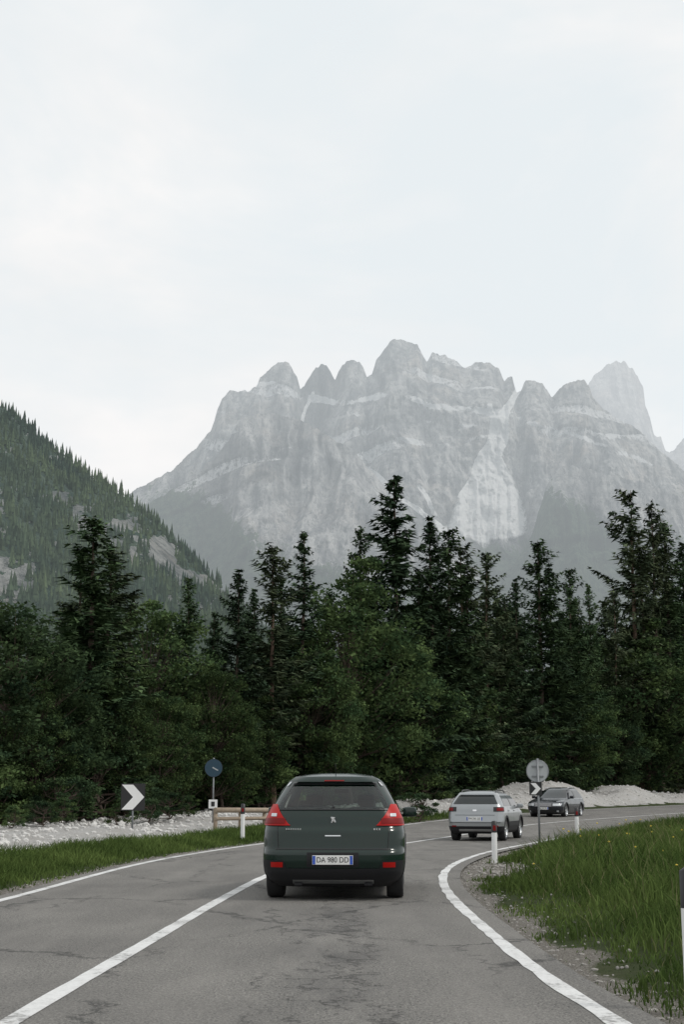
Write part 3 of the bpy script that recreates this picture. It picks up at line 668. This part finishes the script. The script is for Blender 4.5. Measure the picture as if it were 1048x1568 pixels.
class Car:
    def __init__(s,name,loc,rotz,tab,rc_r,rc_f,bow,paint,plast_z,wr,wy,holes=None,roofmat=None,roofz=9):
        s.root=empty(name,loc,rotz); s.tab=np.array(tab,float)
        zt=s.tab[:,0]; s.z=np.linspace(zt[0],zt[-1],400)
        def sm(a):
            v=np.interp(s.z,zt,a); k=np.hanning(19);k/=k.sum(); p=np.pad(v,9,mode='edge'); q=np.convolve(p,k,'valid'); 
            e=ss(.97,1.0,np.linspace(0,1,400)); return q*(1-e)+v*e
        s.w=sm(s.tab[:,1]);s.yr=sm(s.tab[:,2]);s.yf=sm(s.tab[:,3]); s.rr=rc_r;s.rf=rc_f;s.bow=bow;s.paint=paint
        s.wr=wr;s.wy=wy;s.holes=holes;s.roofmat=roofmat;s.roofz=roofz; s.build(plast_z)
    def g(s,z): return np.interp(z,s.z,s.w),np.interp(z,s.z,s.yr),np.interp(z,s.z,s.yf)
    def pt(s,z,q,front=False):
        w,yr,yf=s.g(z); rc=min((s.rf if front else s.rr),w*.6,(yf-yr)*.3); core=w-rc
        sg=1 if q>=0 else -1; q=abs(q); al=rc*math.pi/2
        if q<=core: x,y,nx,ny=q,0,0,-1
        elif q<core+al:
            t=(q-core)/rc; x=core+rc*math.sin(t); y=rc-rc*math.cos(t); nx,ny=math.sin(t),-math.cos(t)
        else: x=w;y=rc+(q-core-al);nx,ny=1,0
        bw=s.bow*(x/w)**2*math.exp(-max(0,y-rc)*1.5)
        y+=bw
        if front: y=yf-y; ny=-ny
        else: y=yr+y
        return sg*x,y,sg*nx,ny
    def build(s,plast_z):
        zt=s.tab[:,0]; z0,z1=zt[0],zt[-1]
        zs=np.concatenate([np.arange(z0,z1-.1,.016),z1-.1*(1-np.linspace(0,1,16))])
        zs=np.unique(np.round(zs,4)); NS=84; rows=[]
        for z in zs:
            w,yr,yf=s.g(z); row=[]
            rr=min(s.rr,w*.6,(yf-yr)*.3); rf=min(s.rf,w*.6,(yf-yr)*.3)
            for q in np.linspace(0,w-rr,16): row.append(s.pt(z,q)[:2])
            for q in np.linspace(w-rr,w-rr+rr*math.pi/2,9)[1:]: row.append(s.pt(z,q)[:2])
            ya=row[-1][1]; fr=[]
            for q in np.linspace(0,w-rf,12): fr.append(s.pt(z,q,True)[:2])
            for q in np.linspace(w-rf,w-rf+rf*math.pi/2,9)[1:]: fr.append(s.pt(z,q,True)[:2])
            yb=fr[-1][1]
            for y in np.linspace(ya,yb,NS)[1:-1]: row.append((w,y))
            row+=fr[::-1]
            full=row+[(-x,y) for (x,y) in row[::-1][1:-1]]
            rows.append([(x,y,z) for x,y in full])
        nc=len(rows[0]); V=np.array(rows).reshape(-1,3); nr=len(rows)
        i=np.arange(nr-1)[:,None]*nc+np.arange(nc)[None]; j=np.arange(nr-1)[:,None]*nc+(np.arange(nc)+1)[None]%nc
        F=np.stack([i,j,j+nc,i+nc],2).reshape(-1,4)
        c=V[F].mean(1)
        keep=np.ones(len(F),bool)
        for y in s.wy:
            keep&=~((np.hypot(c[:,1]-y,c[:,2]-s.wr)<s.wr+.05)&(np.abs(c[:,0])>.55))
        if s.holes: keep&=~s.holes(s,c)
        F=F[keep];c=c[keep]; MI=(c[:,2]<plast_z).astype(int); MI[c[:,2]>s.roofz]=2
        me=bpy.data.meshes.new('body'); fl=[tuple(f) for f in F]+[tuple(range((nr-1)*nc,nr*nc)),tuple(range(nc))[::-1]]
        me.from_pydata([tuple(v) for v in V],[],fl); me.materials.append(s.paint); me.materials.append(M_plastic); me.materials.append(s.roofmat or s.paint)
        me.polygons.foreach_set('material_index',list(MI)+[2,1]); me.polygons.foreach_set('use_smooth',[True]*len(fl)); me.update()
        obj('body',me,s.root)
        w,yr,yf=s.g(.5)
        box('underbody',s.root,(0,(yr+yf)/2,.50),(w*2-.62,(yf-yr)-.5,.56),M_under,.03)
        for y in s.wy:
            for sd in (-1,1):
                s.wheel(y,sd,w)
                R0,R1=s.wr+.025,s.wr+.095; th=np.linspace(-.35,math.pi+.35,40); VV=[]
                for r in (R0,R1-.012,R1):
                    for t in th:
                        zz=s.wr+r*math.sin(t); yy=y+r*math.cos(t); ww=s.g(max(zz,z0))[0]
                        VV.append((sd*(ww+(.014 if r<R1 else -.004)),yy,max(zz,z0)))
                for t in th:
                    zz=s.wr+R0*math.sin(t); yy=y+R0*math.cos(t); ww=s.g(max(zz,z0))[0]; VV.append((sd*(ww-.22),yy,max(zz,z0)))
                n=len(th); f=np.concatenate([grid_faces(3,n),np.array([[k,k+1,3*n+k+1,3*n+k] for k in range(n-1)])])
                obj('wheel_arch',mesh_np('wheel_arch',np.array(VV),[f],[M_plastic]),s.root)
    def wheel(s,y,sd,w):
        r=s.wr; xo=w-.02
        prof=[(-.10,r*.6),(-.11,r*.93),(-.08,r),(.08,r),(.105,r*.96),(.11,r*.90),(.11,r*.70),(.095,r*.66),(.03,r*.62),(.02,.001)]
        mi=[0,0,0,0,0,0,1,1,2]
        lathe('wheel',s.root,[(sd*a,b) for a,b in prof],(sd*(xo-.11),y,r),[M_tyre,M_alloy,M_under],mi,36)
        for k in range(5):
            a=2*math.pi*k/5+.3; rr=r*.36
            o=box('wheel_spoke',s.root,(sd*(xo-.035),y+math.cos(a)*rr,r+math.sin(a)*rr),(.025,.055,r*.62),M_alloy,.008); o.rotation_euler=(a-math.pi/2,0,0)
        cyl('wheel_hub',s.root,(sd*(xo-.06),y,r),(sd*(xo-.015),y,r),.045,M_alloy,12)
    def patch(s,name,z0,z1,q0,q1,mat,off=.006,front=False,nu=24,nv=14):
        V=[]
        for a in range(nv+1):
            t=a/nv; z=z0+(z1-z0)*t; qa=q0(t) if callable(q0) else q0; qb=q1(t) if callable(q1) else q1
            for b in range(nu+1):
                q=qa+(qb-qa)*b/nu; x,y,nx,ny=s.pt(z,q,front)
                V.append((x+nx*off,y+ny*off,z+off*.5))
        return obj(name,mesh_np(name,np.array(V),[grid_faces(nv+1,nu+1)],[mat],smooth=True),s.root)
    def frame(s,name,z0,z1,qf,wd,mat,off):
        pts=[]
        for t in np.linspace(0,1,14): pts.append((z0+(z1-z0)*t,qf(t)))
        top=[(z1,q) for q in np.linspace(qf(1),-qf(1),24)[1:-1]]
        lf=[(z0+(z1-z0)*t,-qf(t)) for t in np.linspace(1,0,14)]
        bt=[(z0,q) for q in np.linspace(-qf(0),qf(0),24)[1:-1]]
        lp=pts+top+lf+bt; zc=(z0+z1)/2; V=[]
        for (z,q) in lp:
            for k in (0,1):
                zz=z+(wd*k if z>zc else -wd*k) * (1 if abs(z-zc)>(z1-z0)*.49 else 0); qq=q+math.copysign(wd*k,q)*(1 if abs(abs(q)-qf((z-z0)/(z1-z0)))<1e-6 else 0)
                x,y,nx,ny=s.pt(zz,qq); V.append((x+nx*off,y+ny*off,zz+off*.5))
        n=len(lp); F=[(2*i,2*((i+1)%n),2*((i+1)%n)+1,2*i+1) for i in range(n)]
        return obj(name,mesh_np(name,np.array(V),[np.array(F)],[mat]),s.root)
    def sidepatch(s,name,z0,z1,y0,y1,sd,mat,off=.006,nv=12,nu=16):
        V=[]
        for a in range(nv+1):
            t=a/nv; z=z0+(z1-z0)*t; ya=y0(t) if callable(y0) else y0; yb=y1(t) if callable(y1) else y1; w=s.g(z)[0]
            for b in range(nu+1): V.append((sd*(w+off),ya+(yb-ya)*b/nu,z))
        return obj(name,mesh_np(name,np.array(V),[grid_faces(nv+1,nu+1)],[mat],smooth=True),s.root)
    def plate(s,txt,z,y,front=False,w=.52,h=.115):
        sg=1 if not front else -1; e=y
        box('number_plate',s.root,(0,e,z),(w,.012,h),M_plate,.004)
        box('plate_band',s.root,(-w/2+.022,e-sg*.0075,z),(.036,.004,h-.01),M_blue,0)
        if not front: box('plate_band',s.root,(w/2-.022,e-sg*.0075,z),(.036,.004,h-.01),M_blue,0)
        cu=bpy.data.curves.new('plate_text','FONT'); cu.body=txt; cu.size=.095; cu.align_x='CENTER'; cu.align_y='CENTER'
        cu.materials.append(M_black); o=bpy.data.objects.new('plate_text',cu); link(o,s.root)
        o.location=(0,e-sg*.011,z); o.rotation_euler=(math.pi/2,0,0 if not front else math.pi); o.scale=(.88,1,1)
    def mirror(s,y,z,ww,mat):
        for sd in (-1,1):
            w=s.g(z)[0]
            box('side_mirror',s.root,(sd*(w+ww),y,z+.03),(.20,.12,.14),mat,.045,seg=4,smooth=True)
            box('mirror_stalk',s.root,(sd*(w+ww*.4),y+.01,z-.02),(.14,.05,.04),M_plastic,.012)

# --- car 1
tab=[(.17,.74,.24,4.1),(.24,.84,.13,4.25),(.34,.895,.05,4.34),(.48,.915,.0,4.36),(.60,.918,.0,4.36),(.645,.916,.045,4.35),(.78,.918,.055,4.25),(.87,.912,.06,4.05),(.92,.905,.10,3.9),(1.0,.888,.115,3.6),(1.06,.868,.13,3.35),(1.16,.822,.18,3.12),(1.30,.752,.29,2.85),(1.42,.685,.40,2.62),(1.49,.635,.46,2.45),(1.54,.575,.52,2.25),(1.575,.49,.62,2.05),(1.60,.36,.80,1.9),(1.612,.20,1.1,1.7)]
wq=lambda t:.725-.17*t-.03*t*t
def holes1(s,c):
    x,y,z=np.abs(c[:,0]),c[:,1],c[:,2]; w,yr,yf=s.g(z)
    t=(z-1.15)/(1.45-1.15); rear=(z>1.155)&(z<1.435)&(x<wq(t)-.06)&(y<yr+.3)
    fr=(z>1.10)&(z<1.47)&(x<w-.13)&(y>yf-.35)
    sdw=(z>1.13)&(z<1.42)&(x>w-.01)&(y>.66+.1*t)&(y<2.9-.6*t)&(np.abs(y-1.72)>.05)
    return rear|fr|sdw
c1=Car('green_car',(-.115,17.95,0),math.radians(-2.6),tab,.27,.5,.06,M_green,.36,.335,(.80,3.42),holes1)
c1.root.scale=(.965,.965,.965)
c1.patch('rear_window',1.145,1.45,lambda t:-wq(t),lambda t:wq(t),M_tint,.008)
c1.frame('window_seal',1.145,1.45,wq,.018,M_black,.010)
c1.patch('windscreen',1.08,1.48,lambda t:-(.74-.2*t),lambda t:(.74-.2*t),M_tint,.008,True)
for x in (-.42,.42):
    box('rear_headrest',c1.root,(x,1.15,1.19),(.22,.09,.12),M_seat,.04,smooth=True)
box('rear_bench',c1.root,(0,1.22,.90),(1.3,.14,.44),M_seat,.05)
for x in (-.37,.37):
    box('front_headrest',c1.root,(x,2.15,1.25),(.25,.10,.16),M_seat,.04,smooth=True); box('front_seat',c1.root,(x,2.2,.90),(.5,.14,.52),M_seat,.06)
box('cabin_floor',c1.root,(0,1.8,.74),(1.5,2.9,.05),M_seat,.01); box('dashboard',c1.root,(0,3.0,.98),(1.4,.4,.16),M_seat,.04)
box('rear_mirror',c1.root,(0,2.55,1.38),(.22,.03,.07),M_black,.01)
for sd in (-1,1):
    c1.patch('tail_light',.93,1.20,lambda t:sd*(.55+.20*t**.8) ,lambda t:sd*(1.04-.13*t),M_red,.014,nu=16)
    c1.patch('tail_light_inner',.95,1.02,lambda t:sd*(.62) ,lambda t:sd*(1.0),M_redd,.020,nu=10,nv=4)
    c1.patch('tail_light_lamp',1.04,1.08,sd*.73,sd*.82,M_clear,.022,nu=6,nv=4)
    c1.patch('bumper_reflector_housing',.36,.50,lambda t:sd*(.58+.05*t),sd*.97,M_plastic,.007,nu=8,nv=4)
    c1.patch('bumper_reflector',.41,.475,sd*.64,sd*.80,M_red,.014,nu=8,nv=4)
    c1.sidepatch('side_window',1.12,1.43,lambda t:.62+.1*t,lambda t:2.95-.6*t,sd,M_tint)
    c1.sidepatch('door_seam',.35,1.1,2.05,2.062,sd,M_black,.004,nu=1)
    c1.patch('tailgate_seam',.655,.93,lambda t:sd*(.70+.02*t),lambda t:sd*(.710+.02*t),M_black,.004,nu=1)
    c1.patch('roof_trim',1.44,1.57,lambda t:sd*(.640-.12*t),lambda t:sd*(.675-.14*t),M_chrome,.010,nu=2,nv=6)
    box('exhaust_tip',c1.root,(sd*.45,.2,.20),(.1,.08,.035),M_plastic,.01)
c1.patch('tailgate_split_line',.636,.650,-.74,.74,M_black,.004,nv=2)
c1.patch('plate_recess',.42,.60,-.33,.33,M_plastic,.005,nv=4)
c1.patch('bumper_insert',.29,.40,-.60,.60,M_plastic,.010,nv=4)
c1.patch('skid_plate',.20,.25,-.52,.52,M_alloy,.018,nv=4)
c1.patch('chrome_strip',.795,.808,-.10,.10,M_chrome,.018,nv=2)
c1.plate('DA 980 DD',.51,-.012)
c1.patch('rear_spoiler',1.468,1.535,lambda t:-(.60-.10*t),lambda t:(.60-.10*t),M_green,.05,nv=6)
c1.patch('brake_light',1.472,1.486,-.13,.13,M_redd,.056,nv=2)
yw=c1.pt(1.19,0)[1]
cyl('rear_wiper',c1.root,(0,yw-.02,1.160),(-.40,yw+.03,1.195),.009,M_black,8)
cyl('wiper_pivot',c1.root,(0,yw+.03,1.155),(0,yw-.035,1.155),.022,M_black,12)
yb=c1.pt(1.0,0)[1]-.012
for (bx,bz,sx,sz,rt) in [(0,1.01,.026,.052,.35),(-.016,1.028,.022,.035,-.5),(.020,.993,.020,.042,-.4),(.009,1.035,.034,.014,.2),(-.014,.984,.014,.034,.3)]:
    box('badge',c1.root,(bx,yb,bz),(sx,.012,sz),M_chrome,.004,(0,rt,0))
for k in range(7): box('lettering',c1.root,(-.60+k*.03,c1.pt(.89,.5)[1]-.008,.89),(.015,.008,.020),M_chrome,.003)
for k in range(3): box('lettering',c1.root,(.53+k*.034,c1.pt(.89,.5)[1]-.008,.89),(.018,.008,.022),M_chrome,.003)
cyl('aerial',c1.root,(0,.80,1.59),(0,.72,1.74),.005,M_black,6,.003)
c1.mirror(2.75,1.05,.12,M_green)

# --- car 2
tab=[(.22,.74,.16,3.85),(.30,.82,.07,3.95),(.44,.862,.01,3.99),(.58,.872,.0,4.0),(.74,.872,.03,3.98),(.86,.868,.05,3.85),(.96,.855,.06,3.5),(1.04,.835,.08,3.15),(1.12,.80,.12,3.0),(1.26,.735,.24,2.75),(1.38,.66,.36,2.5),(1.44,.60,.44,2.25),(1.485,.50,.58,2.0),(1.515,.28,.9,1.7)]
c2=Car('silver_car',(3.74,41.0,float(zb(41.5))),math.radians(-17),tab,.24,.45,.05,M_silver,.44,.34,(.72,3.22))
c2.root.scale=(.92,.92,.92)
c2.patch('rear_window',1.11,1.37,lambda t:-(.70-.15*t),lambda t:(.70-.15*t),M_glass,.008)
c2.patch('skid_plate',.28,.35,-.5,.5,M_alloy,.014,nv=4)
c2.patch('tailgate_crease',.77,.782,-.62,.62,M_black,.006,nv=2)
c2.patch('bumper_step',.54,.555,-.80,.80,M_black,.010,nv=2)
for sd in (-1,1):
    c2.patch('tail_light_housing',.88,1.02,sd*.58,sd*1.0,M_black,.008,nu=12,nv=6)
    c2.patch('tail_light',.905,.995,sd*.68,sd*.93,M_redd,.012,nu=12,nv=6)
    c2.patch('bumper_reflector',.42,.46,sd*.58,sd*.72,M_redd,.014,nu=6,nv=2)
    c2.sidepatch('side_window',1.05,1.37,lambda t:.50+.12*t,lambda t:2.9-.55*t,sd,M_glass)
    c2.sidepatch('door_cladding',.44,.58,1.12,2.8,sd,M_plastic,.012,nv=3)
    c2.sidepatch('window_pillar',1.05,1.37,1.62,1.70,sd,M_black,.010,nu=2)
    for yy in (.98,1.9,2.75): c2.sidepatch('door_seam',.50,1.05,yy,yy+.014,sd,M_black,.005,nu=1)
    for yy in (1.1,2.0): box('door_handle',c2.root,(sd*(c2.g(.9)[0]+.012),yy,.90),(.02,.15,.03),M_silver,.008)
    V,F=tube([(sd*.53,.65,1.45),(sd*.54,.85,1.525),(sd*.54,1.6,1.54),(sd*.53,2.05,1.51),(sd*.52,2.2,1.44)],[.018]*5,8); obj('roof_rail',mesh_np('roof_rail',V,[F],[M_black],smooth=True),c2.root)
c2.patch('badge',.89,.94,-.06,.06,M_chrome,.012,nu=4,nv=3)
c2.plate('FM 241 LK',.67,.012,w=.5)
c2.patch('rear_spoiler',1.375,1.435,lambda t:-(.57-.05*t),lambda t:(.57-.05*t),M_silver,.05,nv=5)
c2.mirror(2.62,1.02,.12,M_silver)

# --- car 3
tab=[(.16,.74,.2,4.55),(.24,.84,.1,4.68),(.36,.885,.02,4.74),(.52,.90,.0,4.76),(.66,.90,.03,4.72),(.76,.89,.06,4.55),(.84,.88,.09,4.1),(.90,.865,.12,3.6),(.95,.845,.15,3.35),(1.05,.80,.24,3.15),(1.2,.73,.42,2.85),(1.33,.67,.58,2.55),(1.40,.61,.7,2.3),(1.44,.5,.95,2.05),(1.46,.25,1.3,1.8)]
a3=math.radians(24); hx3,hy3=-math.sin(a3),-math.cos(a3); px3,py3=9.75,70.2
c3=Car('dark_car',(px3-hx3*4.7,py3-hy3*4.7,float(zb(72))-.05),math.atan2(-hx3,hy3),tab,.3,.42,.09,M_navy,.22,.33,(.95,3.72))
c3.patch('windscreen',.945,1.36,lambda t:-(.74-.14*t),lambda t:(.74-.14*t),M_glass,.010,True)
c3.patch('grille',.52,.68,-.42,.42,M_black,.010,True,nv=4)
for zz in (.55,.60,.65): c3.patch('grille_bar',zz,zz+.012,-.42,.42,M_chrome,.016,True,nv=2)
c3.patch('lower_intake',.24,.38,-.55,.55,M_black,.010,True,nv=4)
for sd in (-1,1):
    c3.patch('headlight',.56,.67,lambda t:sd*(.47),lambda t:sd*(.86+.08*t),M_clear,.012,True,nu=12,nv=6)
    c3.patch('fog_light',.27,.34,sd*.64,sd*.74,M_clear,.012,True,nu=6,nv=4)
    c3.sidepatch('side_window',.93,1.30,lambda t:.75+.25*t,lambda t:3.15-.6*t,sd,M_glass)
    c3.sidepatch('window_trim',.915,.928,.6,3.25,sd,M_chrome,.008,nv=1)
    c3.sidepatch('window_pillar',.93,1.30,1.95,2.03,sd,M_black,.010,nu=2)
    for yy in (1.15,2.05,3.05): c3.sidepatch('door_seam',.35,.92,yy,yy+.014,sd,M_black,.005,nu=1)
    V,F=tube([(sd*.57,.95,1.40),(sd*.58,1.1,1.455),(sd*.58,2.0,1.465),(sd*.57,2.35,1.41)],[.016]*4,8); obj('roof_rail',mesh_np('roof_rail',V,[F],[M_chrome],smooth=True),c3.root)
c3.plate('EK 507 TR',.45,4.772,True)
c3.mirror(3.0,.95,.12,M_navy)

# ------------------------------------------------------------------ street furniture
M_galv=pbr('galvanised_steel',(.24,.25,.26),.5,.5,noise=(8,.15))
M_signback=pbr('sign_back_grey',(.42,.44,.45),.55,.2,noise=(5,.12))
M_signblue=pbr('sign_blue',(.012,.045,.075),.4)
M_wood=pbr('weathered_wood',(.30,.24,.18),.85,noise=(7,.4))
def disc(name,parent,c,r,th,mat,sides=40):
    return cyl(name,parent,(c[0],c[1]-th/2,c[2]),(c[0],c[1]+th/2,c[2]),r,mat,sides)
def chevron(parent,c,w,h,mat,y):
    x0=c[0];z0=c[2]; a=w*.5;b=h*.5; t=w*.5
    P=[(-a,b),(-a+t,b),(a,0),(-a+t,-b),(-a,-b),(a-t,0)]
    V=[(x0+p[0],y,z0+p[1]) for p in P]+[(x0+p[0],y+.004,z0+p[1]) for p in P]
    F=[(0,5,2,1),(5,4,3,2),(6,7,8,11),(11,8,9,10)]+[(k,(k+1)%6,6+(k+1)%6,6+k) for k in range(6)]
    me=bpy.data.meshes.new('arrow'); me.from_pydata(V,[],F); me.materials.append(mat); return obj('arrow',me,parent)
X0,Y0=-6.35,44.; g=gz(X0,Y0); s=empty('chevron_sign',(X0,Y0,g),math.radians(4))
cyl('post',s,(0,.03,-.2),(0,.03,1.45-g),.03,M_galv,12)
box('panel',s,(0,0,1.22-g),(.72,.02,.80),M_black,.006)
chevron(s,(0,0,1.22-g),.68,.74,M_white,-.016)
X0,Y0=-4.45,50.; g=gz(X0,Y0); s=empty('round_road_sign',(X0,Y0,g))
cyl('post',s,(0,.03,-.2),(0,.03,2.55-g),.028,M_galv,12)
disc('disc',s,(0,-.01,2.2-g),.30,.02,M_signblue); disc('rim',s,(0,.004,2.2-g),.312,.006,M_black)
box('symbol',s,(.06,-.024,2.17-g),(.22,.006,.04),M_signback,.002,(0,.5,0))
box('supplementary_plate',s,(-.0,-.012,.98-g),(.30,.014,.30),M_white,.004)
box('plate_symbol',s,(0,-.022,.98-g),(.12,.005,.16),M_black,.01)
X0,Y0=5.02,37.; g=gz(X0,Y0); s=empty('round_road_sign',(X0,Y0,g))
cyl('post',s,(0,.0,-.2),(0,.0,2.2-g),.027,M_galv,12)
disc('disc',s,(0,.05,1.88-g),.285,.015,M_signback)
bm_rim=lathe('rim',s,[(-.02,.275),(-.02,.29),(.02,.29),(.02,.275)],(0,.05,1.88-g),[M_galv],[0,0,0],40); bm_rim.rotation_euler=(0,0,math.pi/2)
for zz in (1.75,2.0): box('clamp',s,(0,.03,zz-g),(.30,.03,.04),M_galv,.004)
box('small_panel',s,(-.07,-.03,1.44-g),(.32,.012,.34),M_black,.004)
chevron(s,(-.07,0,1.44-g),.26,.28,M_white,-.042)
def delineator(x,y,H=1.0,r=.055,red=True,rot=0):
    g=gz(x,y); s=empty('delineator_post',(x,y,g),rot)
    V,F=tube([(0,0,-.2),(0,0,H*.72)],[r,r],12); V[:,1]*=.75; obj('white_post',mesh_np('white_post',V,[F],[M_white],smooth=True),s)
    V,F=tube([(0,0,H*.72),(0,0,H-.02),(0,0,H)],[r*1.02,r*1.02,r*.5],12); V[:,1]*=.75
    V=np.vstack([V,[[0,0,H]]]); k=len(V)-1; T=np.array([[24+i,24+(i+1)%12,k] for i in range(12)])
    obj('black_band',mesh_np('black_band',V,[F,T],[M_black],smooth=True),s)
    if red: box('reflector',s,(0,-r*.75-.004,H*.83),(r*1.0,.01,.10),M_redd,.003)
delineator(-2.80,41,1.02,.06); delineator(2.95,28.2,.80,.055); delineator(6.95,43,.92,.06); delineator(2.13,9.0,.86,.055,False)
s=empty('wooden_guardrail',(0,0,0)); ra=(-4.15,47.5);rb=(-1.9,50.5)
for k in range(4):
    t=k/3; x=ra[0]+(rb[0]-ra[0])*t;y=ra[1]+(rb[1]-ra[1])*t;g=gz(x,y); cyl('post',s,(x,y+.1,g-.2),(x,y+.1,.86),.07,M_wood,10)
cyl('rail',s,(ra[0],ra[1],.80),(rb[0],rb[1],.76),.085,M_wood,12); cyl('rail_lower',s,(ra[0],ra[1],.52),(rb[0],rb[1],.50),.06,M_wood,12)

# ------------------------------------------------------------------ world, sun, camera
w=bpy.data.worlds.new('World'); scene.world=w; w.use_nodes=True; nt=w.node_tree; nt.nodes.clear(); b=NB(nt)
out=nt.nodes.new('ShaderNodeOutputWorld'); bg=nt.nodes.new('ShaderNodeBackground'); bg.inputs[1].default_value=.1
sky=nt.nodes.new('ShaderNodeTexSky'); sky.sky_type='NISHITA'; sky.sun_disc=False
el,az=math.radians(46),math.radians(108)
sky.sun_elevation=el; sky.sun_rotation=az; sky.dust_density=3
tc=b.n('ShaderNodeTexCoord').outputs['Generated']
c1n=b.noise(b.mapping(tc,(1.6,1.6,3.6)),1.9,5,.58,.4)
cf_=b.ramp(c1n,[(.38,0.0),(.58,1.0)])
cloud=b.mix(b.ramp(b.noise(b.mapping(tc,(2,2,4)),3.0,4,.55),[(.35,0.0),(.65,1.0)]),(8.6,8.8,8.9),(9.6,9.5,9.45))
hz=b.mix(.92,sky.outputs[0],(8.7,9.2,9.4))
col=b.mix(cf_,hz,cloud)
b.l(col,bg.inputs[0]); b.l(bg.outputs[0],out.inputs[0])
sd=bpy.data.lights.new('sun','SUN'); sd.energy=1.4; sd.angle=math.radians(10); sd.color=(1,.96,.9)
so=bpy.data.objects.new('sun',sd); link(so)
so.rotation_euler=Vector((math.cos(el)*math.sin(az),math.cos(el)*math.cos(az),math.sin(el))).to_track_quat('Z','Y').to_euler()
cam=bpy.data.cameras.new('camera'); cam.sensor_fit='VERTICAL'; cam.sensor_height=36; cam.sensor_width=36; cam.lens=50; cam.clip_end=20000; cam.clip_start=.1
co=bpy.data.objects.new('camera',cam); link(co); co.location=(0,0,1.27); co.rotation_euler=(math.radians(90+11.27),0,0); scene.camera=co
scene.view_settings.view_transform='Standard'; scene.view_settings.look='None'; scene.view_settings.exposure=0
